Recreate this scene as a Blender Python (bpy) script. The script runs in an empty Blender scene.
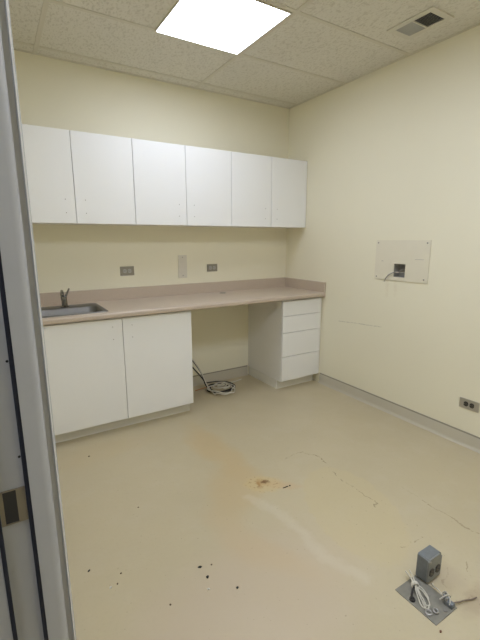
import bpy, bmesh, math, random
from mathutils import Vector, Matrix
random.seed(7)
SC = bpy.context.scene
COL = SC.collection

# ------------------------------------------------------------------ constants
H = 2.669            # ceiling height
XL = -2.585          # left wall, room side
YF = -4.20           # front wall, room side
TILE = 0.6099
GS = 0.1314          # border strip of the ceiling grid
XA = -1.03           # grid line running front to back

# ------------------------------------------------------------------ mesh helper
class MB:
    def __init__(s): s.bm = bmesh.new()
    def box(s, x0, x1, y0, y1, z0, z1, bev=0.0, seg=2):
        r = bmesh.ops.create_cube(s.bm, size=1.0)
        vs = r['verts']
        for v in vs:
            v.co = Vector(((x0+x1)/2 + v.co.x*(x1-x0), (y0+y1)/2 + v.co.y*(y1-y0), (z0+z1)/2 + v.co.z*(z1-z0)))
        if bev:
            es = list({e for v in vs for e in v.link_edges})
            bmesh.ops.bevel(s.bm, geom=es, offset=bev, segments=seg, profile=0.5, affect='EDGES')
        return s
    def prism(s, pts, axis, a0, a1):
        def mk(p, a):
            if axis == 'x': return Vector((a, p[0], p[1]))
            if axis == 'y': return Vector((p[0], a, p[1]))
            return Vector((p[0], p[1], a))
        A = [s.bm.verts.new(mk(p, a0)) for p in pts]
        B = [s.bm.verts.new(mk(p, a1)) for p in pts]
        n = len(pts); fs = []
        for i in range(n):
            fs.append(s.bm.faces.new((A[i], A[(i+1) % n], B[(i+1) % n], B[i])))
        fs.append(s.bm.faces.new(A)); fs.append(s.bm.faces.new(B))
        bmesh.ops.recalc_face_normals(s.bm, faces=fs)
        return s
    def loops(s, rings, cap0=False, cap1=False):
        R = [[s.bm.verts.new(Vector(p)) for p in r] for r in rings]
        n = len(R[0]); fs = []
        for a, b in zip(R[:-1], R[1:]):
            for i in range(n):
                fs.append(s.bm.faces.new((a[i], a[(i+1) % n], b[(i+1) % n], b[i])))
        if cap0: fs.append(s.bm.faces.new(R[0]))
        if cap1: fs.append(s.bm.faces.new(R[-1]))
        bmesh.ops.recalc_face_normals(s.bm, faces=fs)
        return s
    def cyl(s, p0, p1, r0, r1=None, n=20):
        if r1 is None: r1 = r0
        p0 = Vector(p0); p1 = Vector(p1); d = (p1-p0).normalized()
        a = d.orthogonal().normalized(); b = d.cross(a)
        ring = lambda p, r: [p + (a*math.cos(2*math.pi*i/n) + b*math.sin(2*math.pi*i/n))*r for i in range(n)]
        return s.loops([ring(p0, r0), ring(p1, r1)], True, True)
    def tube(s, pts, r, n=10, sub=6, taper=None):
        P = spline(pts, sub) if sub > 1 else [Vector(p) for p in pts]
        rings = []; up = None
        for i, p in enumerate(P):
            t = (P[min(i+1, len(P)-1)] - P[max(i-1, 0)]).normalized()
            if up is None: up = t.orthogonal().normalized()
            up = (up - t*up.dot(t)).normalized(); side = t.cross(up)
            rr = r if taper is None else taper(i/(len(P)-1))
            rings.append([p + (up*math.cos(2*math.pi*k/n) + side*math.sin(2*math.pi*k/n))*rr for k in range(n)])
        return s.loops(rings, True, True)
    def build(s, name, mat, parent=None, loc=None, smooth=False, angle=35):
        root = parent
        while root is not None and root.parent is not None: root = root.parent
        off = Vector(loc) if loc is not None else (Vector(root.location) if root else Vector((0, 0, 0)))
        if off.length: bmesh.ops.translate(s.bm, verts=s.bm.verts, vec=-off)
        me = bpy.data.meshes.new(name); s.bm.to_mesh(me); s.bm.free()
        if smooth:
            me.polygons.foreach_set('use_smooth', [True]*len(me.polygons))
            try: me.set_sharp_from_angle(angle=math.radians(angle))
            except Exception: pass
        me.materials.append(mat)
        o = bpy.data.objects.new(name, me); COL.objects.link(o)
        if parent is not None: o.parent = parent
        else: o.location = off
        return o

def spline(pts, sub):
    P = [Vector(p) for p in pts]; out = []
    for i in range(len(P)-1):
        p0 = P[max(i-1, 0)]; p1 = P[i]; p2 = P[i+1]; p3 = P[min(i+2, len(P)-1)]
        for k in range(sub):
            t = k/sub
            out.append(0.5*((2*p1) + (p2-p0)*t + (2*p0-5*p1+4*p2-p3)*t*t + (3*p1-p0-3*p2+p3)*t**3))
    out.append(P[-1]); return out

def thing(name, label, cat, loc, group=None):
    o = bpy.data.objects.new(name, None); COL.objects.link(o); o.location = loc
    o.empty_display_size = 0.1
    return tag(o, label, cat, group)
def tag(o, label, cat, group=None):
    o['label'] = label; o['category'] = cat
    if group: o['group'] = group
    return o
def struct(name, mb, mat, label=None, parent=None, **k):
    o = mb.build(name, mat, parent, **k)
    if parent is None: o['kind'] = 'structure'
    if label: o['label'] = label
    return o

# ------------------------------------------------------------------ materials
def lin(r, g, b):
    f = lambda c: (c/255/12.92) if c/255 <= 0.04045 else ((c/255+0.055)/1.055)**2.4
    return (f(r), f(g), f(b), 1.0)

class NT:
    """small shorthand around a node tree"""
    def __init__(s, name):
        s.m = bpy.data.materials.new(name); s.m.use_nodes = True
        s.t = s.m.node_tree; s.t.nodes.clear()
        s.out = s.t.nodes.new('ShaderNodeOutputMaterial')
        s.p = s.t.nodes.new('ShaderNodeBsdfPrincipled')
        s.t.links.new(s.p.outputs[0], s.out.inputs[0])
        s.geo = s.t.nodes.new('ShaderNodeNewGeometry')
        s.pos = s.geo.outputs['Position']
    def n(s, typ, **kw):
        nd = s.t.nodes.new(typ)
        for k, v in kw.items(): setattr(nd, k, v)
        return nd
    def set(s, sock, v):
        if isinstance(v, bpy.types.NodeSocket): s.t.links.new(v, sock)
        else: sock.default_value = v
    def math(s, op, a, b=0.0, c=None, clamp=False):
        nd = s.n('ShaderNodeMath', operation=op, use_clamp=clamp)
        s.set(nd.inputs[0], a); s.set(nd.inputs[1], b)
        if c is not None: s.set(nd.inputs[2], c)
        return nd.outputs[0]
    def vmath(s, op, a, b=None, scale=None):
        nd = s.n('ShaderNodeVectorMath', operation=op)
        s.set(nd.inputs[0], a)
        if b is not None: s.set(nd.inputs[1], b)
        if scale is not None: s.set(nd.inputs['Scale'], scale)
        return nd.outputs['Value'] if op in ('LENGTH', 'DOT_PRODUCT', 'DISTANCE') else nd.outputs['Vector']
    def noise(s, scale, detail=3, rough=0.5, vec=None, color=False, w=None):
        nd = s.n('ShaderNodeTexNoise'); nd.inputs['Scale'].default_value = scale
        nd.inputs['Detail'].default_value = detail; nd.inputs['Roughness'].default_value = rough
        s.set(nd.inputs['Vector'], vec if vec is not None else s.pos)
        return nd.outputs['Color'] if color else nd.outputs['Fac']
    def smooth(s, v, a, b, o0=0.0, o1=1.0):
        nd = s.n('ShaderNodeMapRange', interpolation_type='SMOOTHSTEP')
        s.set(nd.inputs['Value'], v)
        for k, x in (('From Min', a), ('From Max', b), ('To Min', o0), ('To Max', o1)): nd.inputs[k].default_value = x
        return nd.outputs['Result']
    def mix(s, fac, a, b):
        nd = s.n('ShaderNodeMix', data_type='RGBA')
        s.set(nd.inputs[0], fac); s.set(nd.inputs[6], a); s.set(nd.inputs[7], b)
        return nd.outputs[2]
    def bump(s, h, strength, dist=0.01):
        nd = s.n('ShaderNodeBump'); nd.inputs['Strength'].default_value = strength
        nd.inputs['Distance'].default_value = dist; s.set(nd.inputs['Height'], h)
        s.t.links.new(nd.outputs['Normal'], s.p.inputs['Normal'])
    def base(s, c): s.set(s.p.inputs['Base Color'], c)
    def rough(s, v): s.set(s.p.inputs['Roughness'], v)
    def metal(s, v): s.set(s.p.inputs['Metallic'], v)
    def spec(s, v): s.set(s.p.inputs['Specular IOR Level'], v)
    # distance (in the two given axes) from a chain of segments
    def seg_dist(s, pos, chains):
        best = None
        for ch in chains:
            for a, b in zip(ch[:-1], ch[1:]):
                a = Vector(a); b = Vector(b); ba = b-a
                pa = s.vmath('SUBTRACT', pos, tuple(a))
                t = s.math('MULTIPLY', s.vmath('DOT_PRODUCT', pa, tuple(ba)), 1.0/ba.length_squared, clamp=True)
                nd = s.n('ShaderNodeVectorMath', operation='SCALE'); nd.inputs[0].default_value = tuple(ba); s.set(nd.inputs['Scale'], t)
                d = s.vmath('LENGTH', s.vmath('SUBTRACT', pa, nd.outputs['Vector']))
                best = d if best is None else s.math('MINIMUM', best, d)
        return best
    def ell(s, pos, c, r, rot=0.0):
        """normalised distance from an ellipse centre"""
        q = s.vmath('SUBTRACT', pos, (c[0], c[1], c[2] if len(c) > 2 else 0.0))
        if rot:
            nd = s.n('ShaderNodeVectorRotate', rotation_type='Z_AXIS'); s.set(nd.inputs['Vector'], q); nd.inputs['Angle'].default_value = -rot
            q = nd.outputs['Vector']
        return s.vmath('LENGTH', s.vmath('MULTIPLY', q, (1/r[0], 1/r[1], 0.0 if len(r) < 3 else 1/r[2])))

def plain(name, col, rough=0.5, metal=0.0, var=0.05, scale=20, bump=0.0, bscale=80, spec=0.5):
    m = NT(name)
    f = m.noise(scale, 3)
    d = tuple(c*(1-var) for c in col[:3]) + (1,); l = tuple(min(1, c*(1+var)) for c in col[:3]) + (1,)
    m.base(m.mix(f, d, l)); m.rough(rough); m.metal(metal); m.spec(spec)
    if bump: m.bump(m.noise(bscale, 2), bump, 0.004)
    return m.m

PAINT = (0.805, 0.765, 0.605, 1)
def wall_paint(name, marks=None):
    m = NT(name)
    big = m.noise(1.3, 2); fine = m.noise(9, 3)
    c = m.mix(big, tuple(x*0.975 for x in PAINT[:3])+(1,), tuple(x*1.02 for x in PAINT[:3])+(1,))
    c = m.mix(m.math('MULTIPLY', fine, 0.08), c, (0.70, 0.66, 0.53, 1))
    if marks:
        for chains, w, col, amt in marks:
            wob = m.vmath('SCALE', m.vmath('SUBTRACT', m.noise(14, 2, color=True), (0.5, 0.5, 0.5)), scale=0.012)
            d = m.seg_dist(m.vmath('ADD', m.pos, wob), chains)
            k = m.math('MULTIPLY', m.smooth(d, w*0.3, w, 1.0, 0.0), m.smooth(m.noise(40, 2), 0.35, 0.6, 0.3, 1.0))
            c = m.mix(m.math('MULTIPLY', k, amt), c, col)
    m.base(c); m.rough(0.55); m.spec(0.35)
    m.bump(m.noise(160, 2), 0.06, 0.003)
    return m.m

M = {}
M['wall'] = wall_paint('cream_wall_paint')
M['wall_r'] = wall_paint('cream_wall_paint_scuffed', [
    ([[(0, -0.80, 0.665), (0, -1.0, 0.681), (0, -1.27, 0.697)]], 0.006, (0.40, 0.37, 0.30, 1), 0.5),
    ([[(0, -1.375, 1.09), (0, -1.38, 0.98)], [(0, -1.30, 1.08), (0, -1.30, 0.96)]], 0.022, (0.70, 0.63, 0.47, 1), 0.35),
])
M['hall_wall'] = plain('hall_wall_paint', (0.72, 0.72, 0.70, 1), 0.6)
M['cab'] = plain('white_laminate', (0.82, 0.82, 0.81, 1), 0.40, var=0.012, scale=3)
M['cab_body'] = plain('white_melamine', (0.76, 0.75, 0.72, 1), 0.5, var=0.015, scale=3)
M['toe'] = plain('toe_kick_laminate', (0.72, 0.71, 0.66, 1), 0.5, var=0.04, scale=8)
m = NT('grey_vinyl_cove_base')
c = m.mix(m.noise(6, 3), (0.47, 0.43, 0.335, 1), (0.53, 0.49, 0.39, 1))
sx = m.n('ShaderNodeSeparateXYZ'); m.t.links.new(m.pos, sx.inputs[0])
c = m.mix(m.math('MULTIPLY', m.smooth(sx.outputs['Z'], 0.086, 0.096), 0.75), c, (0.16, 0.145, 0.115, 1))   # darker along the top lip
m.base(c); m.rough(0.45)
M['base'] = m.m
M['dark_line'] = plain('dark_hole', (0.05, 0.045, 0.04, 1), 0.8)
M['steel'] = plain('brushed_stainless', (0.19, 0.182, 0.165, 1), 0.45, 0.75, var=0.08, scale=40)
M['chrome'] = plain('worn_chrome', (0.22, 0.215, 0.205, 1), 0.22, 1.0)
M['plate_dark'] = plain('shaded_steel_plate', (0.30, 0.28, 0.24, 1), 0.42, 0.75, var=0.08)  # darker copy of the steel, back-wall shade put into its colour
M['plate_light'] = plain('satin_steel_plate', (0.50, 0.48, 0.44, 1), 0.38, 0.8, var=0.06)
M['rec_grey'] = plain('grey_receptacle_plastic', (0.42, 0.41, 0.38, 1), 0.45)
M['rec_dark'] = plain('black_receptacle_plastic', (0.03, 0.028, 0.026, 1), 0.4)
M['slot'] = plain('slot_dark', (0.012, 0.011, 0.01, 1), 0.7)
M['slot_light'] = plain('slot_brass', (0.22, 0.19, 0.13, 1), 0.5)
M['blank'] = plain('beige_blank_plate', (0.66, 0.625, 0.53, 1), 0.5, var=0.06, scale=60)
M['panel'] = plain('painted_cover_panel', (0.735, 0.69, 0.555, 1), 0.5, var=0.03, scale=12)
M['screw'] = plain('screw_steel', (0.30, 0.28, 0.25, 1), 0.5, 0.6)
M['jamb'] = plain('grey_door_frame_paint', (0.43, 0.43, 0.43, 1), 0.42, var=0.03, scale=25, bump=0.05, bscale=60)
M['jamb_edge'] = plain('pale_door_frame_edge', (0.80, 0.79, 0.76, 1), 0.4, var=0.03)
M['seal'] = plain('black_rubber_seal', (0.006, 0.008, 0.020, 1), 0.7)
M['strike'] = plain('bronzed_strike_plate', (0.30, 0.26, 0.19, 1), 0.4, 0.5, var=0.15)
M['galv'] = plain('galvanised_box', (0.20, 0.22, 0.24, 1), 0.5, 0.5, var=0.15, scale=50, bump=0.08)
M['galv_face'] = plain('galvanised_cover', (0.27, 0.285, 0.285, 1), 0.42, 0.5, var=0.12, scale=50)
M['floor_plate'] = plain('grimy_floor_plate', (0.235, 0.225, 0.19, 1), 0.55, 0.2, var=0.38, scale=26, bump=0.1)
M['fitting'] = plain('zinc_fitting', (0.36, 0.35, 0.33, 1), 0.4, 0.7, var=0.25, scale=80)
M['wire_white'] = plain('white_wire', (0.58, 0.55, 0.47, 1), 0.5, var=0.08)
M['cable_black'] = plain('black_cable', (0.02, 0.019, 0.018, 1), 0.45)
M['cable_grey'] = plain('grey_cable', (0.60, 0.57, 0.49, 1), 0.5)
M['wire_grey'] = plain('grey_wire', (0.30, 0.28, 0.26, 1), 0.5)
M['lead_brown'] = plain('grimy_lead', (0.22, 0.17, 0.125, 1), 0.7, var=0.3, scale=90)
M['white_cable'] = plain('white_cable', (0.68, 0.66, 0.60, 1), 0.5)
M['orange'] = plain('orange_wire', (0.50, 0.20, 0.08, 1), 0.5)
M['debris_black'] = plain('black_grit', (0.014, 0.013, 0.012, 1), 0.8)
M['debris_brown'] = plain('brown_grit', (0.11, 0.075, 0.045, 1), 0.8)
M['debris_white'] = plain('white_grit', (0.70, 0.68, 0.63, 1), 0.8)
M['rust_red'] = plain('rusty_grit', (0.13, 0.045, 0.02, 1), 0.8)
M['vent_frame'] = plain('vent_frame_paint', (0.62, 0.59, 0.50, 1), 0.5, var=0.05)
M['vent_blade'] = plain('vent_blade_paint', (0.40, 0.40, 0.385, 1), 0.45)
M['vent_dark'] = plain('vent_duct_dark', (0.05, 0.05, 0.048, 1), 0.8)
M['grid'] = plain('ceiling_grid_paint', (0.62, 0.585, 0.49, 1), 0.5, var=0.03)
M['box_dark'] = plain('wall_box_steel', (0.30, 0.29, 0.26, 1), 0.8, 0.0, var=0.25, scale=40)

# counter laminate: pinkish taupe with a fine speckle
m = NT('taupe_laminate')
sp = m.noise(260, 2, 0.6)
c = m.mix(m.smooth(sp, 0.35, 0.65), (0.485, 0.40, 0.315, 1), (0.545, 0.455, 0.365, 1))
c = m.mix(m.math('MULTIPLY', m.noise(3, 2), 0.15), c, (0.46, 0.385, 0.31, 1))
m.base(c); m.rough(0.34); m.spec(0.5)
M['counter'] = m.m

# ceiling tile: fissured acoustic board
m = NT('fissured_ceiling_tile')
st = m.n('ShaderNodeMapping'); st.inputs['Scale'].default_value = (1.0, 0.45, 1.0); m.t.links.new(m.pos, st.inputs['Vector'])
v = st.outputs['Vector']
n1 = m.noise(95, 3, 0.6, vec=v); n2 = m.noise(210, 2, 0.5)
pit = m.smooth(n1, 0.36, 0.50, 1.0, 0.0)
pin = m.smooth(n2, 0.34, 0.44, 1.0, 0.0)
k = m.math('MAXIMUM', pit, m.math('MULTIPLY', pin, 0.5))
c = m.mix(m.noise(2.5, 2), (0.69, 0.665, 0.59, 1), (0.735, 0.71, 0.63, 1))
c = m.mix(m.math('MULTIPLY', k, 0.40), c, (0.42, 0.385, 0.30, 1))
m.base(c); m.rough(0.9); m.spec(0.1)
m.bump(m.math('SUBTRACT', 1.0, k), 0.35, 0.004)
M['ceil'] = m.m

# floor: worn beige coating with stains, a rust spot and hairline cracks
m = NT('worn_beige_floor')
wob = m.vmath('SCALE', m.vmath('SUBTRACT', m.noise(3.2, 4, 0.55, color=True), (0.5, 0.5, 0.5)), scale=0.22)
wob2 = m.vmath('SCALE', m.vmath('SUBTRACT', m.noise(16, 3, 0.6, color=True), (0.5, 0.5, 0.5)), scale=0.07)
pw = m.vmath('ADD', m.pos, wob); pf = m.vmath('ADD', m.pos, wob2)
c = m.mix(m.smooth(m.noise(0.9, 4), 0.3, 0.7), (0.485, 0.42, 0.28, 1), (0.53, 0.46, 0.31, 1))
c = m.mix(m.math('MULTIPLY', m.smooth(m.noise(5.5, 5, 0.6), 0.45, 0.7), 0.22), c, (0.55, 0.495, 0.375, 1))
c = m.mix(m.math('MULTIPLY', m.smooth(m.noise(60, 3, 0.6), 0.5, 0.75), 0.18), c, (0.42, 0.36, 0.26, 1))
def stain(c, pos, centre, rad, rot, col, amt, a=0.35, b=1.05):
    d = m.ell(pos, centre, rad, rot)
    return m.mix(m.math('MULTIPLY', m.smooth(d, a, b, 1.0, 0.0), amt), c, col)
c = stain(c, pw, (-1.95, -2.30), (0.75, 0.42), 0.2, (0.52, 0.425, 0.315, 1), 0.6)          # pinkish worn area
c = stain(c, pw, (-1.50, -1.18), (0.13, 0.55), 0.05, (0.52, 0.385, 0.20, 1), 0.55)          # tan runs from the kneehole
c = stain(c, pw, (-1.62, -1.62), (0.20, 0.34), -0.5, (0.52, 0.39, 0.21, 1), 0.5)
c = stain(c, pw, (-1.75, -2.02), (0.13, 0.40), 0.3, (0.53, 0.41, 0.25, 1), 0.45)
c = stain(c, pw, (-2.15, -0.80), (0.5, 0.16), 0.1, (0.53, 0.43, 0.26, 1), 0.35)
c = stain(c, pf, (-1.16, -2.08), (0.24, 0.40), -0.35, (0.54, 0.455, 0.265, 1), 0.42, 0.90, 1.0)    # yellow patch by the box
d = m.seg_dist(pf, [[(-1.58, -1.72, 0), (-1.52, -1.88, 0), (-1.50, -2.06, 0), (-1.52, -2.25, 0), (-1.45, -2.42, 0)]])
c = m.mix(m.math('MULTIPLY', m.smooth(d, 0.005, 0.05, 1.0, 0.0), 0.32), c, (0.63, 0.58, 0.47, 1))  # pale streak
c = stain(c, pf, (-1.44, -1.66), (0.135, 0.095), -0.6, (0.58, 0.45, 0.22, 1), 0.55, 0.6, 1.0)        # ring of rust water
c = stain(c, pf, (-1.36, -1.72), (0.16, 0.05), -0.7, (0.56, 0.37, 0.20, 1), 0.35)
c = stain(c, pf, (-1.468, -1.650), (0.022, 0.05), -0.6, (0.34, 0.165, 0.045, 1), 0.8, 0.1, 1.0)
c = stain(c, pf, (-1.44, -1.645), (0.06, 0.045), -0.6, (0.42, 0.25, 0.09, 1), 0.55, 0.1, 1.0)
rs = m.math('MULTIPLY', m.smooth(m.ell(pf, (-1.45, -1.66), (0.13, 0.10), -0.6), 0.7, 1.0, 1.0, 0.0), m.smooth(m.noise(55, 2), 0.60, 0.68))
c = m.mix(m.math('MULTIPLY', rs, 0.45), c, (0.22, 0.10, 0.03, 1))
c = stain(c, pf, (-1.420, -1.648), (0.034, 0.024), -0.6, (0.135, 0.06, 0.017, 1), 0.95, 0.2, 1.0)
d = m.seg_dist(pf, [[(-1.17, -1.52, 0), (-1.08, -1.50, 0), (-1.005, -1.523, 0), (-0.957, -1.614, 0), (-1.02, -1.842, 0), (-1.02, -2.122, 0), (-1.06, -2.16, 0)]])
k = m.math('MULTIPLY', m.smooth(d, 0.0012, 0.006, 1.0, 0.0), m.smooth(m.noise(7, 3), 0.34, 0.54, 0.3, 1.0))
c = m.mix(m.math('MULTIPLY', k, 0.8), c, (0.24, 0.19, 0.12, 1))
d = m.seg_dist(pf, [[(-0.78, -2.10, 0), (-0.784, -2.397, 0), (-0.783, -2.62, 0)], [(-1.17, -2.40, 0), (-1.02, -2.40, 0), (-0.977, -2.346, 0)],
                    [(-1.11, -2.58, 0), (-1.20, -2.62, 0), (-1.235, -2.70, 0), (-1.10, -2.72, 0)], [(-1.0, -2.60, 0), (-1.12, -2.70, 0), (-1.07, -2.80, 0)]])
k = m.math('MULTIPLY', m.smooth(d, 0.001, 0.006, 1.0, 0.0), m.smooth(m.noise(9, 3), 0.36, 0.58, 0.2, 1.0))
c = m.mix(m.math('MULTIPLY', k, 0.75), c, (0.28, 0.215, 0.135, 1))
c = stain(c, pf, (-1.16, -2.72), (0.13, 0.05), 0.2, (0.36, 0.275, 0.19, 1), 0.5)                      # grime by the clamp
c = stain(c, pf, (-1.16, -2.60), (0.10, 0.10), 0.2, (0.44, 0.36, 0.26, 1), 0.45)
spk = m.smooth(m.noise(75, 1), 0.745, 0.77)
c = m.mix(m.math('MULTIPLY', spk, 0.3), c, (0.16, 0.12, 0.08, 1))
m.base(c)
m.rough(m.smooth(m.noise(4, 4), 0.2, 0.8, 0.34, 0.52)); m.spec(0.4)
m.bump(m.noise(7, 5, 0.6), 0.06, 0.02)
M['floor'] = m.m

def emitter(name, col, s):
    mt = bpy.data.materials.new(name); mt.use_nodes = True
    t = mt.node_tree; t.nodes.clear()
    o = t.nodes.new('ShaderNodeOutputMaterial'); e = t.nodes.new('ShaderNodeEmission')
    e.inputs[0].default_value = col; e.inputs[1].default_value = s
    t.links.new(e.outputs[0], o.inputs[0]); return mt
M['lamp'] = emitter('lit_diffuser', (0.91, 0.98, 1.15, 1), 12.2)
M['added_lamp_front'] = emitter('added_front_diffuser', (0.91, 0.98, 1.15, 1), 26.5)  # unseen panel farther back, added to lift the room's brightness
M['added_lamp_hall'] = emitter('added_hall_diffuser', (0.91, 0.98, 1.15, 1), 14.0)  # unseen hall panel, added for brightness through the doorway

# ------------------------------------------------------------------ the setting
HX0, HY0, HY1 = -4.25, -5.7, 0.0
WX = XL - 0.15      # hall face of the left wall
struct('floor', MB().box(HX0, 0.1, HY0, 0.1, -0.1, 0.0), M['floor'])
struct('wall_back', MB().box(HX0, 0.1, 0.0, 0.1, 0.0, H+0.1), M['wall'])
# right wall, with the square opening cut for the wall box
OY0, OY1, OZ0, OZ1 = -1.455, -1.352, 1.115, 1.217
w = MB()
w.box(0, 0.1, YF-0.1, OY0, 0, H+0.1); w.box(0, 0.1, OY1, 0.0, 0, H+0.1)
w.box(0, 0.1, OY0, OY1, 0, OZ0); w.box(0, 0.1, OY0, OY1, OZ1, H+0.1)
struct('wall_right', w, M['wall_r'])
DY0, DY1, DH = -3.60, -2.64, 2.13
w = MB()
w.box(WX, XL, DY1+0.012, 0.0, 0, H+0.1); w.box(WX, XL, HY0, DY0-0.012, 0, H+0.1); w.box(WX, XL, DY0-0.012, DY1+0.012, DH+0.012, H+0.1)
struct('wall_left', w, M['wall'])
struct('wall_front', MB().box(XL, 0.1, YF-0.1, YF, 0, H+0.1), M['wall'])
struct('wall_hall', MB().box(HX0-0.1, HX0, HY0, 0.1, 0, H+0.1), M['hall_wall'])
struct('wall_hall_end', MB().box(HX0-0.1, XL, HY0-0.1, HY0, 0, H+0.1), M['hall_wall'])
struct('ceiling', MB().box(HX0, 0.1, HY0, 0.1, H, H+0.1), M['ceil'])
# ceiling grid bars (room only)
g = MB(); hw = 0.014; dz = 0.003
k = 0
while -GS-TILE*k > YF:
    y = -GS-TILE*k; g.box(XL, 0, y-hw, y+hw, H-dz, H); k += 1
for x in (XA, XA-2*TILE): g.box(x-hw, x+hw, YF, 0, H-dz-0.0006, H)
g.box(XL, 0, -0.02, 0, H-dz-0.001, H); g.box(-0.02, 0, YF, 0, H-dz-0.001, H)
g.box(XL, XL+0.02, YF, 0, H-dz-0.001, H); g.box(XL, 0, YF, YF+0.02, H-dz-0.001, H)
struct('trim_1', g, M['grid'])

def cove(axis, a0, a1, wallpos, sgn):
    """vinyl cove base: sgn = direction out of the wall"""
    pts = [(wallpos, 0), (wallpos+sgn*0.022, 0), (wallpos+sgn*0.020, 0.003), (wallpos+sgn*0.011, 0.010), (wallpos+sgn*0.006, 0.024), (wallpos+sgn*0.0055, 0.096), (wallpos+sgn*0.003, 0.100), (wallpos, 0.100)]
    return MB().prism(pts, axis, a0, a1)
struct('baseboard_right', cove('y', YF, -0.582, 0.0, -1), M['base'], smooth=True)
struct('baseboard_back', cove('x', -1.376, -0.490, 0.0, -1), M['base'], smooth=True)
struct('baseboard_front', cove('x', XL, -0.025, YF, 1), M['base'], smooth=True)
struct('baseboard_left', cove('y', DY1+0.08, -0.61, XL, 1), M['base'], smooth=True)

# door frame -----------------------------------------------------------------
door = bpy.data.objects.new('door_1', None); COL.objects.link(door); door.location = (WX, DY1, 0)
door['kind'] = 'structure'; door['label'] = 'grey painted steel door frame with black seals at the left edge'
X0 = WX - 0.012; X1 = XL + 0.002
def jamb_profile(y, s):
    """plan outline of one jamb; s=-1 faces -y. room side at +x"""
    P = [(X1+0.0015, y-s*0.012), (X1+0.0015, y+s*0.0045), (X1+0.0005, y+s*0.0055), (X1-0.0020, y+s*0.0055), (X1-0.003, y+s*0.004),
         (X1-0.0035, y+s*0.002), (X1-0.0115, y+s*0.003), (X1-0.0120, y+s*0.005)]
    for i in range(7):                         # soft round-over up to the stop face
        a = math.radians(90*i/6)
        P.append((X1-0.0120-0.013*(1-math.cos(a))*0.95, y+s*(0.005+0.009*math.sin(a))))
    P += [(X1-0.0450, y+s*0.014), (X1-0.0450, y+s*0.002), (X1-0.0520, y+s*0.002), (X1-0.0520, y), (X1-0.0920, y), (X1-0.0920, y+s*0.004),
          (X0+0.004, y+s*0.004), (X0, y+s*0.001), (X0, y-s*0.012)]
    return P
for y, s in ((DY1, -1), (DY0, 1)):
    struct('jamb', MB().prism(jamb_profile(y, s), 'z', 0.0, DH), M['jamb'], parent=door, smooth=True, angle=50)
    struct('edge_bead', MB().box(X1-0.0019, X1+0.0005, min(y+s*0.0056, y+s*0.0062), max(y+s*0.0056, y+s*0.0062), 0.0, DH), M['jamb_edge'], 'pale edge of the frame on the room side', parent=door)
    struct('seal', MB().box(X1-0.0520, X1-0.0450, min(y+s*0.0021, y+s*0.0125), max(y+s*0.0021, y+s*0.0125), 0.0, DH, 0.0015), M['seal'], 'black rubber seal strip', parent=door)
    struct('seal', MB().box(X1-0.0988, X1-0.0920, min(y+s*0.0041, y+s*0.009), max(y+s*0.0041, y+s*0.009), 0.0, DH, 0.0015), M['seal'], 'black rubber seal strip', parent=door)
struct('head', MB().box(X0, X1+0.0015, DY0-0.012, DY1+0.012, DH, DH+0.014, 0.002), M['jamb'], parent=door)
y = DY1
sp_ = MB()
sp_.box(X1-0.0918, X1-0.0855, y-0.003, y, 0.930, 0.993); sp_.box(X1-0.0660, X1-0.0522, y-0.003, y, 0.930, 0.993)
sp_.box(X1-0.0855, X1-0.0660, y-0.003, y, 0.930, 0.9315); sp_.box(X1-0.0855, X1-0.0660, y-0.003, y, 0.9915, 0.993)
strike = struct('strike_plate', sp_, M['strike'], 'bronzed strike plate with a dark latch opening', parent=door)
struct('latch_opening', MB().box(X1-0.0855, X1-0.0660, y-0.0012, y-0.0002, 0.9315, 0.9915), M['rec_dark'], parent=strike)
for z in (1.2145, 1.048):
    struct('nick', MB().cyl((X1-0.0545, y-0.0006, z), (X1-0.0545, y+0.001, z), 0.0022), M['slot'], 'small dark screw hole', parent=door)

# ------------------------------------------------------------------ ceiling lights
def ceiling_light(x0, y0, label, lamp):
    x1 = x0+TILE; y1 = y0+TILE
    t = thing('ceiling_light', label, 'ceiling light', ((x0+x1)/2, (y0+y1)/2, H), 'square ceiling light panels')
    f = MB(); a = 0.006; b = 0.013
    for (p, q, r, s_) in ((x0+a, x1-a, y0+a, y0+b), (x0+a, x1-a, y1-b, y1-a), (x0+a, x0+b, y0+b, y1-b), (x1-b, x1-a, y0+b, y1-b)):
        f.box(p, q, r, s_, H-0.009, H)
    f.build('frame', M['grid'], t)
    MB().box(x0+b, x1-b, y0+b, y1-b, H-0.0065, H-0.001).build('diffuser', lamp, t)
ceiling_light(XA-TILE-0.012, -GS-2*TILE+0.012, 'lit square white ceiling light panel above the counter area', M['lamp'])
ceiling_light(XA-TILE, -GS-5*TILE, 'unseen square white ceiling light panel added midway along the room', M['added_lamp_front'])
ceiling_light(-3.8, -3.45, 'unseen square white ceiling light panel added out in the hall', M['added_lamp_hall'])

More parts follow.
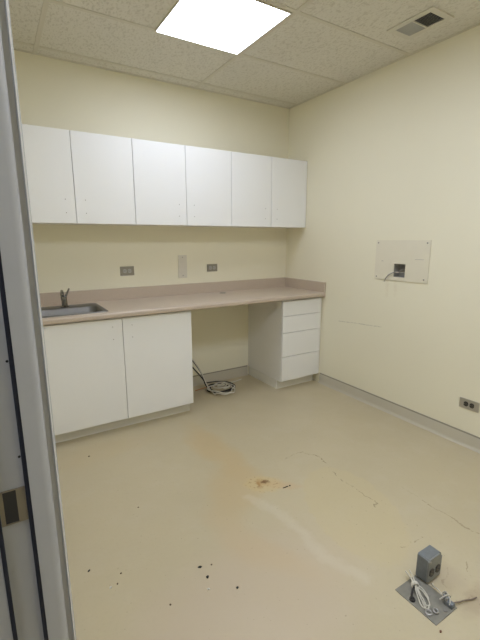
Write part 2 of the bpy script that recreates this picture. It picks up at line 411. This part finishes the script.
# ------------------------------------------------------------------ air vent
vt = thing('air_vent', 'beige ceiling air vent with grey and dark louvre halves near the right wall', 'vent', (-0.318, -1.639, H))
vx0, vx1, vy0, vy1 = -0.386, -0.250, -1.755, -1.522
f = MB(); zt, zb = H, H-0.008
for (p, q, r, s_) in ((vx0-0.036, vx1+0.036, vy0-0.036, vy0), (vx0-0.036, vx1+0.036, vy1, vy1+0.036), (vx0-0.036, vx0, vy0, vy1), (vx1, vx1+0.036, vy0, vy1)):
    f.box(p, q, r, s_, zb, zt)
ym = -1.640
f.box(vx0, vx1, ym-0.004, ym+0.004, zb, zt)
f.build('frame', M['vent_frame'], vt)
MB().box(vx0, vx1, vy0, vy1, H-0.0012, H-0.0002).build('duct_opening', M['vent_dark'], vt)
def blades(y0, y1, lean, name, label):
    b = MB(); n = 12
    for i in range(n):
        yc = y0 + (y1-y0)*(i+0.5)/n; hy = 0.0042*lean
        b.prism([(yc-hy-0.0006, H-0.0015), (yc-hy+0.0006, H-0.0015), (yc+hy+0.0006, H-0.0078), (yc+hy-0.0006, H-0.0078)], 'x', vx0, vx1)
    o = b.build(name, M['vent_blade'], vt); o['label'] = label
blades(ym+0.004, vy1, 1, 'louvre_bank', 'louvres that read pale grey, near the back wall')
blades(vy0, ym-0.004, -1, 'louvre_bank', 'louvres that read dark, farther from the back wall')

# ------------------------------------------------------------------ wall cabinets
W = 0.4231; UD = 0.3023; UZ0, UZ1 = 1.5166, 2.1298
def hole(x, y, z, parent, r=0.0032):
    MB().cyl((x, y-0.0006, z), (x, y+0.002, z), r, n=12).build('pull_hole', M['screw'], parent)
ulabels = ['white double-door wall cabinet against the right wall corner',
           'white double-door wall cabinet in the middle of the run of three',
           'white double-door wall cabinet above the sink']
for k in range(3):
    xr = -2*W*k; xl = xr-2*W; xm = (xl+xr)/2
    if k == 0: xr = -0.004
    t = thing('wall_cabinet', ulabels[k], 'cabinet', ((xl+xr)/2, -UD/2, UZ0), 'white wall cabinets above the counter')
    MB().box(xl+0.001, xr-0.001, -UD+0.020, 0.0, UZ0, UZ1).build('body', M['cab_body'], t)
    for (a, b, hx) in ((xl, xm, xm-0.064), (xm, xr, xm+0.068)):
        d_ = MB().box(a+0.0019, b-0.0019, -UD, -UD+0.018, UZ0, UZ1, 0.0012).build('door', M['cab'], t)
        for z in (1.588, 1.678): hole(hx, -UD, z, d_)
    if k == 2: MB().box(XL+0.001, xl, -UD+0.012, -UD+0.030, UZ0, UZ1).build('filler_strip', M['cab'], t)

# ------------------------------------------------------------------ base cabinets
YC = -0.578; ZB, ZT = 0.094, 0.858
sx0, sx1, sm = -2.454, -1.380, -1.917
t = thing('sink_cabinet', 'white two-door base cabinet under the sink', 'cabinet', ((sx0+sx1)/2, -0.28, 0), 'white base cabinets under the counter')
b = MB()
b.box(sx0, sx0+0.018, YC+0.020, -0.002, ZB-0.004, 0.8715); b.box(sx1-0.018, sx1, YC+0.020, -0.002, ZB-0.004, 0.8715)
b.box(sx0+0.018, sx1-0.018, YC+0.020, -0.002, ZB-0.004, ZB+0.014); b.box(sx0+0.018, sx1-0.018, -0.012, -0.002, ZB+0.014, 0.8715)
b.box(sx0+0.018, sx1-0.018, YC+0.020, YC+0.038, 0.79, 0.8715)
b.box(sm-0.02, sm+0.02, YC+0.020, YC+0.038, ZB+0.014, 0.79)
b.build('body', M['cab_body'], t)
MB().box(sx0, sx1-0.004, -0.503, -0.022, 0.0, ZB-0.005).build('toe_kick', M['toe'], t)
for (a, c_, hx) in ((sx0, sm, sm-0.068), (sm, sx1, sm+0.069)):
    d_ = MB().box(a+0.0018, c_-0.0018, YC, YC+0.018, ZB, ZT, 0.0012).build('door', M['cab'], t)
    for z in (0.712, 0.802): hole(hx, YC, z, d_)
MB().box(XL+0.001, sx0-0.001, YC+0.012, YC+0.030, 0.0, 0.862).build('filler_strip', M['cab_body'], t)

dx0, dx1 = -0.478, -0.022
t = thing('drawer_cabinet', 'white base cabinet with four drawers in the right corner', 'cabinet', ((dx0+dx1)/2, -0.28, 0), 'white base cabinets under the counter')
MB().box(dx0, dx1, YC+0.020, -0.002, ZB-0.004, 0.8715).build('body', M['cab_body'], t)
MB().box(dx0-0.003, dx1, -0.503, -0.026, 0.0, ZB-0.005).build('toe_kick', M['toe'], t)
zs = [ZB, 0.331, 0.559, 0.716, ZT]
for a, c_ in zip(zs[:-1], zs[1:]):
    MB().box(dx0+0.0012, dx1-0.001, YC, YC+0.018, a+0.0021, c_-0.0021, 0.0010).build('drawer', M['cab'], t)
MB().box(dx1+0.0005, -0.001, YC+0.012, YC+0.030, 0.095, 0.8615).build('filler_strip', M['cab_body'], t)

# ------------------------------------------------------------------ countertop
CZ0, CZ = 0.872, 0.910; CY = -0.618
ct = thing('countertop', 'long taupe speckled laminate countertop with backsplash along the back wall', 'countertop', (-1.29, -0.3, CZ0))
b = MB()
prof = [(-0.575, CZ0), (CY+0.006, CZ0), (CY+0.001, CZ0+0.004)]
R_ = 0.016
for i in range(7):
    a = math.radians(180 - 90*i/6); prof.append((CY+R_+R_*math.cos(a), CZ-R_+R_*math.sin(a)))
prof.append((-0.575, CZ))
b.prism(prof, 'x', XL+0.001, -0.020)
hx0, hx1, hy0, hy1 = -2.463, -2.010, -0.548, -0.145
for (p, q, r, s_) in ((XL+0.001, hx0, -0.575, -0.020), (hx1, -0.020, -0.575, -0.020), (hx0, hx1, -0.575, hy0), (hx0, hx1, hy1, -0.020)):
    b.box(p, q, r, s_, CZ-0.030, CZ)
b.build('worktop', M['counter'], ct, smooth=True, angle=30)
MB().box(XL+0.001, -0.0005, -0.020, -0.0005, CZ-0.030, 1.005, 0.003).build('backsplash', M['counter'], ct)
MB().box(-0.020, -0.0005, CY+0.001, -0.020, 0.862, 1.005, 0.003).build('side_splash', M['counter'], ct)
g_ = MB()
n = 24; ring = lambda r, z: [(-0.849+r*math.cos(2*math.pi*i/n), -0.131+r*math.sin(2*math.pi*i/n), z) for i in range(n)]
g_.loops([ring(0.030, CZ), ring(0.030, CZ+0.002), ring(0.024, CZ+0.0025), ring(0.022, CZ+0.0008)], False, True)
o = g_.build('cord_grommet', M['plate_dark'], ct); o['label'] = 'small dark cord hole cap in the worktop'

# ------------------------------------------------------------------ sink and faucet
sk = thing('sink', 'small stainless steel drop-in sink at the left end of the counter', 'sink', (-2.237, -0.346, CZ))
def rrect(x0, x1, y0, y1, r, z, n=6):
    P = []
    for cx, cy, a0 in ((x1-r, y1-r, 0), (x0+r, y1-r, 90), (x0+r, y0+r, 180), (x1-r, y0+r, 270)):
        for i in range(n+1):
            a = math.radians(a0+90*i/n); P.append((cx+r*math.cos(a), cy+r*math.sin(a), z))
    return P
OX0, OX1, OYa, OYb = -2.478, -1.996, -0.562, -0.130
bx0, bx1, bya, byb = -2.432, -2.030, -0.534, -0.275
MB().loops([rrect(OX0, OX1, OYa, OYb, 0.03, CZ+0.0002), rrect(OX0+0.002, OX1-0.002, OYa+0.002, OYb-0.002, 0.03, CZ+0.005),
            rrect(OX0+0.008, OX1-0.008, OYa+0.008, OYb-0.008, 0.028, CZ+0.006), rrect(bx0-0.006, bx1+0.006, bya-0.006, byb+0.006, 0.05, CZ+0.005),
            rrect(bx0, bx1, bya, byb, 0.05, CZ-0.001), rrect(bx0+0.006, bx1-0.006, bya+0.006, byb-0.006, 0.05, CZ-0.12),
            rrect(bx0+0.02, bx1-0.02, bya+0.02, byb-0.02, 0.05, CZ-0.150), rrect(bx0+0.05, bx1-0.05, bya+0.05, byb-0.05, 0.05, CZ-0.158)],
           False, True).build('basin', M['steel'], sk, smooth=True, angle=60)
dr = MB(); cx, cy = -2.231, -0.405
ring = lambda r, z: [(cx+r*math.cos(2*math.pi*i/24), cy+r*math.sin(2*math.pi*i/24), z) for i in range(24)]
dr.loops([ring(0.043, CZ-0.1575), ring(0.040, CZ-0.155), ring(0.030, CZ-0.156), ring(0.026, CZ-0.1575)], False, True)
dr.build('drain', M['chrome'], sk, smooth=True)

fx, fy, fz = -2.236, -0.225, CZ+0.006
fc = thing('faucet', 'chrome single-lever faucet standing behind the sink', 'faucet', (fx, fy, fz))
b = MB(); ring = lambda r, z, dx=0: [(fx+dx+r*math.cos(2*math.pi*i/20), fy+r*math.sin(2*math.pi*i/20), z) for i in range(20)]
b.loops([ring(0.030, fz), ring(0.030, fz+0.006), ring(0.021, fz+0.012), ring(0.019, fz+0.060), ring(0.020, fz+0.075), ring(0.015, fz+0.085)], True, True)
b.build('faucet_body', M['chrome'], fc, smooth=True, angle=40)
b = MB(); b.tube([(fx-0.010, fy, fz+0.05), (fx-0.014, fy-0.01, fz+0.10), (fx-0.018, fy-0.05, fz+0.125), (fx-0.022, fy-0.11, fz+0.118), (fx-0.024, fy-0.135, fz+0.100)], 0.0105, 14)
b.build('spout', M['chrome'], fc, smooth=True, angle=50)
b = MB(); b.tube([(fx+0.008, fy, fz+0.075), (fx+0.022, fy+0.004, fz+0.100), (fx+0.040, fy+0.004, fz+0.136)], 0.006, 12, taper=lambda u: 0.009-0.004*u)
b.build('lever', M['chrome'], fc, smooth=True, angle=50)

# ------------------------------------------------------------------ outlets
class Frame:
    """maps (u along the wall, v up, n out of the wall) to the world"""
    def __init__(s, o, u, v, n): s.o = Vector(o); s.u = Vector(u); s.v = Vector(v); s.n = Vector(n)
    def apply(s, mb):
        mat = Matrix((s.u, s.v, s.n)).transposed().to_4x4(); mat.translation = s.o
        bmesh.ops.transform(mb.bm, matrix=mat, verts=mb.bm.verts)
        bmesh.ops.recalc_face_normals(mb.bm, faces=mb.bm.faces)
        return mb
def duplex(F, parent, mrec, mslot, pitch=0.040, r=0.0172, n0=0.005):
    for sgn in (-1, 1):
        b = MB(); P = []
        for i in range(32):
            a = 2*math.pi*i/32; x = r*math.cos(a); x = max(-0.0142, min(0.0142, x)); P.append((sgn*pitch/2+x, r*math.sin(a)))
        b.loops([[(p[0], p[1], n0-0.002) for p in P], [(p[0], p[1], n0+0.002) for p in P]], True, True)
        rc = F.apply(b).build('receptacle', mrec, parent)
        b = MB()
        for yy in (-0.0065, 0.0065): b.box(sgn*pitch/2-0.001, sgn*pitch/2+0.006, yy-0.0013, yy+0.0013, n0+0.0019, n0+0.0024)
        b.cyl((sgn*pitch/2-0.008, 0, n0+0.0019), (sgn*pitch/2-0.008, 0, n0+0.0024), 0.0026, n=12)
        F.apply(b).build('slots', mslot, rc)
def outlet(F, w_, h_, mplate, mrec, mslot, label):
    t = thing('wall_outlet', label, 'outlet', F.o, 'metal duplex wall outlets')
    F.apply(MB().box(-w_/2, w_/2, -h_/2, h_/2, 0.0, 0.005, 0.0018)).build('cover_plate', mplate, t)
    duplex(F, t, mrec, mslot)
    F.apply(MB().cyl((0, 0, 0.0045), (0, 0, 0.0062), 0.003, n=12)).build('screw', M['screw'], t)
BK = lambda x, z: Frame((x, 0, z), (1, 0, 0), (0, 0, 1), (0, -1, 0))
RT = lambda y, z: Frame((0, y, z), (0, -1, 0), (0, 0, 1), (-1, 0, 0))
outlet(BK(-1.698, 1.144), 0.118, 0.076, M['plate_dark'], M['rec_grey'], M['slot'], 'shade-darkened metal outlet on the back wall nearer the sink')
outlet(BK(-0.889, 1.140), 0.110, 0.070, M['plate_dark'], M['rec_grey'], M['slot'], 'shade-darkened metal outlet on the back wall nearer the right corner')
outlet(RT(-2.033, 0.300), 0.130, 0.070, M['plate_light'], M['rec_dark'], M['slot_light'], 'steel outlet with black receptacles low on the right wall')
t = thing('blank_plate', 'tall beige blank cover plate on the back wall between two outlets', 'cover plate', (-1.191, 0, 1.163))
MB().box(-1.233, -1.149, -0.005, 0, 1.060, 1.266, 0.0015).build('plate', M['blank'], t)
for z in (1.082, 1.246): MB().cyl((-1.191, -0.0068, z), (-1.191, -0.004, z), 0.0045, n=12).build('screw', M['screw'], t)

# ------------------------------------------------------------------ cover panel, box and wires on the right wall
pv = thing('cover_panel', 'cream rectangular cover panel with square cutout on the right wall', 'panel', (0, -1.41, 1.09))
py0, py1, pz0, pz1 = -1.645, -1.174, 1.088, 1.395
b = MB()
b.box(-0.007, 0, py0, OY0, pz0, pz1); b.box(-0.007, 0, OY1, py1, pz0, pz1); b.box(-0.007, 0, OY0, OY1, pz0, OZ0); b.box(-0.007, 0, OY0, OY1, OZ1, pz1)
b.build('panel_board', M['panel'], pv)
for (y, z) in ((-1.195, 1.375), (-1.620, 1.375), (-1.195, 1.108), (-1.615, 1.112)):
    MB().cyl((-0.0085, y, z), (-0.006, y, z), 0.006, n=14).build('screw', M['screw'], pv)
for (a, c_, z0, z1) in ((-1.605, -1.530, 1.2555, 1.2575), (-1.253, -1.235, 1.232, 1.235)):
    o = MB().box(-0.0074, -0.0068, a, c_, z0, z1).build('scratch', M['wire_grey'], pv); o['label'] = 'thin dark scratch mark'
e = 0.001
b = MB()
b.box(0.058, 0.060, OY0+e, OY1-e, OZ0+e, OZ1-e); b.box(0.0, 0.058, OY0+e, OY0+0.003, OZ0+e, OZ1-e); b.box(0.0, 0.058, OY1-0.003, OY1-e, OZ0+e, OZ1-e)
b.box(0.0, 0.058, OY0+0.003, OY1-0.003, OZ0+e, OZ0+0.003); b.box(0.0, 0.058, OY0+0.003, OY1-0.003, OZ1-0.003, OZ1-e)
tag(b.build('junction_box', M['box_dark'], loc=(0.03, -1.4035, OZ0+e)), 'open grey steel junction box recessed in the wall panel cutout', 'junction box')
b = MB(); b.tube([(0.057, -1.449, 1.192), (0.030, -1.425, 1.180), (0.004, -1.385, 1.160), (-0.016, -1.345, 1.143), (-0.022, -1.312, 1.118), (-0.018, -1.293, 1.095), (-0.014, -1.278, 1.072)], 0.0032, 8)
tag(b.build('loose_wire', M['wire_grey'], loc=(-0.01, -1.345, 1.14), smooth=True), 'longer grey wire hanging out of the wall panel cutout', 'wire', 'wires in the wall panel cutout')
b = MB(); b.tube([(0.057, -1.410, 1.150), (0.020, -1.385, 1.150), (-0.012, -1.352, 1.150), (-0.026, -1.325, 1.134), (-0.020, -1.312, 1.128)], 0.0030, 8)
tag(b.build('loose_wire', M['cable_grey'], loc=(-0.01, -1.34, 1.14), smooth=True), 'shorter pale wire bent over the wall panel cutout edge', 'wire', 'wires in the wall panel cutout')

# ------------------------------------------------------------------ cables in the kneehole
def cable(name, pts, r, mat, label, cat='cable', loc=None):
    b = MB(); b.tube(pts, r, 10, 8)
    return tag(b.build(name, mat, loc=loc or pts[-1], smooth=True, angle=60), label, cat, 'cables in the kneehole')
SX = sx1
def coil(cx, cy, rx, ry, turns, z0, ph, dr=0.0, n=10):
    out = []
    for i in range(int(turns*n)+1):
        a = ph + 2*math.pi*i/n; q = 1 + dr*math.sin(i*1.7)
        out.append((cx+rx*q*math.cos(a), cy+ry*q*math.sin(a), z0 + 0.004*i/n + 0.002*math.sin(i*2.1)))
    return out
cable('power_cable', [(SX+0.001, -0.05, 0.60), (-1.33, -0.05, 0.55), (-1.20, -0.05, 0.36), (-1.11, -0.06, 0.225), (-1.06, -0.08, 0.13), (-1.05, -0.13, 0.04)]
      + coil(-0.935, -0.215, 0.115, 0.105, 2.3, 0.0066, 2.5, 0.16), 0.0066, M['cable_black'], 'thick black cable coiled on the floor under the counter', loc=(-0.95, -0.2, 0))
cable('power_cable', [(SX+0.001, -0.07, 0.52), (-1.30, -0.06, 0.42), (-1.17, -0.06, 0.24), (-1.09, -0.10, 0.13), (-1.055, -0.15, 0.070), (-1.00, -0.15, 0.060), (-0.93, -0.14, 0.050), (-0.84, -0.19, 0.044), (-0.81, -0.28, 0.030), (-0.87, -0.32, 0.0085)],
      0.0060, M['cable_black'], 'thin black cable lying across the coil under the counter', loc=(-0.98, -0.2, 0))
cable('data_cable', [(SX+0.001, -0.10, 0.56), (-1.28, -0.10, 0.46), (-1.14, -0.10, 0.27), (-1.085, -0.14, 0.15), (-1.07, -0.23, 0.050), (-1.055, -0.33, 0.012)]
      + coil(-0.950, -0.285, 0.115, 0.125, 1.5, 0.030, 3.7, 0.22) + coil(-0.93, -0.235, 0.075, 0.075, 1.3, 0.040, 4.5, 0.15), 0.0056, M['cable_grey'], 'pale grey cable looped over the black coil on the floor', loc=(-0.93, -0.25, 0))
cable('data_cable', [(-0.93, -0.23, 0.050), (-0.88, -0.20, 0.050), (-0.82, -0.16, 0.020), (-0.72, -0.13, 0.006), (-0.63, -0.11, 0.006)], 0.0055, M['white_cable'], 'thin white cable end lying toward the drawer cabinet', loc=(-0.75, -0.13, 0))
cable('orange_wire', [(-1.16, -0.14, 0.004), (-1.10, -0.13, 0.005), (-1.04, -0.12, 0.004), (-1.00, -0.13, 0.004)], 0.0035, M['orange'], 'short orange wire on the floor beside the black cables', 'wire')
t = thing('cable_plug', 'pale plastic plug end lying in the cable coil', 'plug', (-0.94, -0.25, 0.0))
b = MB(); b.box(-0.985, -0.925, -0.268, -0.245, 0.046, 0.064, 0.003)
b.build('plug_body', M['wire_white'], t)
b = MB(); b.box(-0.925, -0.908, -0.262, -0.251, 0.051, 0.059, 0.001); b.build('plug_tip', M['cable_grey'], t)

# ------------------------------------------------------------------ floor box group
fp = thing('floor_plate', 'grimy steel floor plate set in the beige floor', 'floor plate', (-1.325, -2.616, 0))
FX0, FX1, FY0, FY1 = -1.393, -1.256, -2.706, -2.527
MB().box(FX0, FX1, FY0, FY1, 0.0, 0.004, 0.001).build('plate', M['floor_plate'], fp)
b = MB(); ring = lambda r, z: [(-1.376+r*math.cos(2*math.pi*i/20), -2.594+r*math.sin(2*math.pi*i/20), z) for i in range(20)]
b.loops([ring(0.012, 0.004), ring(0.011, 0.010), ring(0.008, 0.010), ring(0.008, 0.0045)], False, True)
b.build('knockout_hole', M['rec_dark'], fp)
for (x, y) in ((-1.30, -2.615), (-1.31, -2.69)): MB().cyl((x, y, 0.0035), (x, y, 0.006), 0.006, n=12).build('screw', M['screw'], fp)

bx = thing('floor_outlet_box', 'grey galvanised outlet box standing on the corner of the floor plate', 'outlet box', (-1.20, -2.54, 0.0))
X0b, X1b, Y0b, Y1b, Z0b, Z1b = -1.266, -1.172, -2.583, -2.531, 0.010, 0.120
def chamf(x0, x1, z0, z1, c_):
    return [(x0+c_*0.35, z0), (x1-c_*0.35, z0), (x1, z0+c_*0.35), (x1, z1-c_), (x1-c_, z1), (x0+c_*0.5, z1), (x0, z1-c_*0.5), (x0, z0+c_*0.35)]
b = MB(); b.prism(chamf(X0b, X1b, Z0b, Z1b, 0.010), 'y', Y0b+0.006, Y1b); b.build('box_body', M['galv'], bx)
b = MB(); b.prism(chamf(X0b+0.001, X1b-0.001, Z0b+0.001, Z1b-0.001, 0.016), 'y', Y0b, Y0b+0.006)
b.build('cover_plate', M['galv_face'], bx)
F = Frame(((X0b+X1b)/2, Y0b, (Z0b+Z1b)/2-0.012), (1, 0, 0), (0, 0, 1), (0, -1, 0))
duplex(F, bx, M['rec_dark'], M['slot_light'], 0.042, 0.0180, 0.0015)
for (x, z) in ((X0b+0.012, Z1b-0.014), (X1b-0.014, Z0b+0.016)):
    MB().cyl((x, Y0b-0.002, z), (x, Y0b+0.001, z), 0.0055, n=12).build('screw', M['fitting'], bx)
MB().cyl((-1.225, -2.556, 0.004), (-1.225, -2.556, 0.0105), 0.017).build('conduit_nipple', M['fitting'], bx)
MB().cyl((-1.225, -2.556, 0.0), (-1.225, -2.556, 0.0045), 0.024).build('locknut', M['fitting'], bx)

# bundle of white wires tied in a knot
wb = thing('wire_bundle', 'bundle of white wires tied in a knot lying on the floor plate', 'wires', (-1.335, -2.58, 0.004))
paths = [
    [(-1.303, -2.508, 0.030), (-1.312, -2.535, 0.032), (-1.324, -2.566, 0.026), (-1.344, -2.601, 0.018), (-1.363, -2.634, 0.010), (-1.370, -2.650, 0.009)],
    [(-1.288, -2.516, 0.034), (-1.306, -2.545, 0.034), (-1.322, -2.570, 0.028), (-1.338, -2.600, 0.020), (-1.352, -2.632, 0.012), (-1.362, -2.644, 0.009)],
    [(-1.296, -2.504, 0.022), (-1.310, -2.540, 0.024), (-1.327, -2.568, 0.022), (-1.350, -2.598, 0.014), (-1.372, -2.632, 0.0085), (-1.364, -2.652, 0.0085), (-1.346, -2.646, 0.010)],
    [(-1.330, -2.572, 0.024), (-1.322, -2.598, 0.022), (-1.326, -2.625, 0.012), (-1.342, -2.646, 0.0085), (-1.358, -2.640, 0.012), (-1.356, -2.622, 0.014)],
    [(-1.318, -2.566, 0.024), (-1.310, -2.590, 0.020), (-1.318, -2.622, 0.012), (-1.332, -2.634, 0.009)],
]
for p in paths:
    b = MB(); b.tube(p, 0.0025, 8, 8); b.build('wire', M['wire_white'], wb, smooth=True, angle=60)
b = MB(); P = []
for i in range(37):
    a = 2*math.pi*i/12
    P.append(Vector((-1.325, -2.569, 0.025)) + Vector((0.848, -0.53, 0))*0.013*math.cos(a) + Vector((0, 0, 1))*0.011*math.sin(a) + Vector((-0.53, -0.848, 0))*0.0075*(i/18-1))
b.tube(P, 0.0028, 8, 3); b.build('knot', M['wire_white'], wb, smooth=True, angle=60)
b = MB(); b.tube([(-1.376, -2.593, 0.006), (-1.368, -2.585, 0.014), (-1.352, -2.577, 0.020), (-1.332, -2.570, 0.020)], 0.0042, 8)
o = b.build('stub', M['cable_black'], wb, smooth=True); o['label'] = 'short black wire stub'

def ring_fitting(name, x, y, z, R, r, tilt, label):
    b = MB(); n1 = 20; n2 = 8; T = Matrix.Rotation(tilt, 3, 'X')
    rings = []
    for i in range(n1+1):
        a = 2*math.pi*i/n1; rings.append([Vector((x, y, z)) + T @ Vector(((R+r*math.cos(2*math.pi*k/n2))*math.cos(a), (R+r*math.cos(2*math.pi*k/n2))*math.sin(a), r*math.sin(2*math.pi*k/n2))) for k in range(n2)])
    b.loops(rings); bmesh.ops.remove_doubles(b.bm, verts=b.bm.verts, dist=1e-6)
    return tag(b.build(name, M['fitting'], loc=(x, y, 0.004), smooth=True), label, 'conduit fitting', 'loose zinc fittings on the floor plate')
ring_fitting('conduit_fitting', -1.374, -2.662, 0.0075, 0.011, 0.0035, 0.0, 'zinc ring fitting at the tip of the white wires')
ring_fitting('conduit_fitting', -1.346, -2.674, 0.0100, 0.0085, 0.0035, 0.25, 'smaller zinc ring fitting nearer the metal clamp')

# clamp with stranded leads at the plate's right edge
cl = thing('conduit_clamp', 'grey metal conduit clamp at the right edge of the floor plate', 'clamp', (-1.27, -2.685, 0.004))
b = MB(); b.box(-1.287, -1.266, -2.703, -2.668, 0.004, 0.026, 0.005); b.build('clamp_body', M['galv'], cl)
b = MB(); b.box(-1.279, -1.262, -2.682, -2.656, 0.014, 0.036, 0.005); b.build('clamp_saddle', M['galv_face'], cl)
for (x, y, z) in ((-1.284, -2.677, 0.026), (-1.270, -2.664, 0.036)):
    MB().cyl((x, y, z-0.002), (x, y, z+0.009), 0.0045, n=10).build('clamp_screw', M['fitting'], cl)
for p in ([(-1.290, -2.655, 0.014), (-1.283, -2.664, 0.030), (-1.272, -2.675, 0.042), (-1.258, -2.678, 0.030)],
          [(-1.262, -2.645, 0.016), (-1.264, -2.660, 0.040), (-1.274, -2.684, 0.034), (-1.288, -2.692, 0.018)]):
    b = MB(); b.tube(p, 0.0024, 8); b.build('wire_end', M['wire_white'], cl, smooth=True)
b = MB(); b.tube([(-1.266, -2.69, 0.014), (-1.235, -2.700, 0.012), (-1.205, -2.706, 0.008), (-1.175, -2.718, 0.006), (-1.150, -2.722, 0.006)], 0.0026, 8)
tag(b.build('frayed_lead', M['lead_brown'], loc=(-1.22, -2.70, 0), smooth=True), 'grimy lead running from the metal clamp across the floor', 'wire', 'leads at the floor clamp')
b = MB(); b.tube([(-1.278, -2.655, 0.030), (-1.268, -2.630, 0.028), (-1.255, -2.608, 0.012), (-1.238, -2.590, 0.005)], 0.0024, 8)
tag(b.build('frayed_lead', M['wire_white'], loc=(-1.26, -2.62, 0), smooth=True), 'pale lead running from the metal clamp toward the outlet box', 'wire', 'leads at the floor clamp')

# ------------------------------------------------------------------ debris
def chip(x, y, sx, sy, sz, rot, mat, label):
    b = MB(); bmesh.ops.create_icosphere(b.bm, subdivisions=2, radius=1.0)
    rnd = random.Random(int(abs(x*1000)+abs(y*7000)))
    for v in b.bm.verts:
        q = rnd.uniform(0.75, 1.2); v.co = Vector((v.co.x*sx*q, v.co.y*sy*q, max(v.co.z, -0.6)*sz*q))*0.76
    zmin = min(v.co.z for v in b.bm.verts)
    bmesh.ops.translate(b.bm, verts=b.bm.verts, vec=(0, 0, -zmin))
    bmesh.ops.rotate(b.bm, verts=b.bm.verts, matrix=Matrix.Rotation(rot, 3, 'Z'))
    bmesh.ops.translate(b.bm, verts=b.bm.verts, vec=(x, y, 0))
    tag(b.build('debris_chip', mat, loc=(x, y, 0)), label, 'debris', 'bits of debris on the floor')
K, Bn, Wt, Rr = M['debris_black'], M['debris_brown'], M['debris_white'], M['rust_red']
chip(-2.437, -1.770, 0.0085, 0.0055, 0.004, 0.7, K, 'black grit chip on the floor nearest the left door frame')
chip(-2.021, -2.005, 0.0130, 0.0070, 0.005, -0.4, K, 'elongated black chip, uppermost of the dark cluster on the open floor')
chip(-2.016, -2.069, 0.0085, 0.0085, 0.006, 0.2, K, 'round black chip just below the elongated one on the open floor')
chip(-1.971, -2.020, 0.0050, 0.0050, 0.003, 0.0, Bn, 'tiny dark crumb right of the elongated black chip')
chip(-1.935, -2.180, 0.0070, 0.0065, 0.005, 0.5, K, 'lone black speck right of the dark cluster on the open floor')
chip(-2.038, -2.123, 0.0090, 0.0050, 0.004, -0.5, Wt, 'white flake on the floor below the round black chip')
chip(-2.378, -1.905, 0.0090, 0.0060, 0.004, 0.6, Wt, 'white flake on the floor at left, below the brown crumbs')
chip(-2.323, -1.856, 0.0055, 0.0050, 0.003, 0.2, Bn, 'brown crumb right of the chip beside the door frame')
chip(-2.349, -1.901, 0.0060, 0.0045, 0.003, 0.9, Bn, 'brown crumb touching the pale flake at left')
chip(-2.250, -0.809, 0.0080, 0.0070, 0.004, 0.1, Bn, 'brown crumb on the floor in front of the sink cabinet')
chip(-2.128, -1.478, 0.0060, 0.0050, 0.003, 0.1, Bn, 'brown crumb alone on the middle of the left floor')
chip(-2.198, -2.107, 0.0055, 0.0050, 0.003, 0.1, Bn, 'brown crumb lowest on the floor near the bottom edge')
chip(-1.350, -1.755, 0.0270, 0.0030, 0.004, -0.05, K, 'dark splinter on the floor right of the rust stain')
chip(-1.322, -1.757, 0.0075, 0.0060, 0.005, 0.0, K, 'dark blob at the end of the splinter by the rust stain')
chip(-1.401, -2.728, 0.0075, 0.0055, 0.004, 0.3, Rr, 'rust coloured bit just off the near corner of the floor plate')

# ------------------------------------------------------------------ camera
f_px, yaw, pitch, roll = 392.6386, 0.5519, -0.2047, -0.002
fw = Vector((math.sin(yaw)*math.cos(pitch), math.cos(yaw)*math.cos(pitch), math.sin(pitch)))
r0 = Vector((math.cos(yaw), -math.sin(yaw), 0)); u0 = r0.cross(fw)
r_ = r0*math.cos(roll) + u0*math.sin(roll); u_ = -r0*math.sin(roll) + u0*math.cos(roll)
cd = bpy.data.cameras.new('camera'); cam = bpy.data.objects.new('camera', cd); COL.objects.link(cam)
mw = Matrix((r_, u_, -fw)).transposed().to_4x4(); mw.translation = (-2.6357, -3.3427, 1.4032)
cam.matrix_world = mw
cd.sensor_fit = 'HORIZONTAL'; cd.sensor_width = 36.0; cd.lens = 36.0*f_px/480.0
cd.shift_y = 0.9471/480.0; cd.clip_start = 0.02
SC.camera = cam

wd = bpy.data.worlds.new('world'); SC.world = wd; wd.use_nodes = True
wd.node_tree.nodes['Background'].inputs[0].default_value = (0.02, 0.02, 0.02, 1)
SC.view_settings.view_transform = 'Standard'; SC.view_settings.look = 'None'
SC.view_settings.exposure = 0.0; SC.view_settings.gamma = 1.0
SC.view_settings.use_curve_mapping = False
SC.cycles.max_bounces = 12; SC.cycles.diffuse_bounces = 8
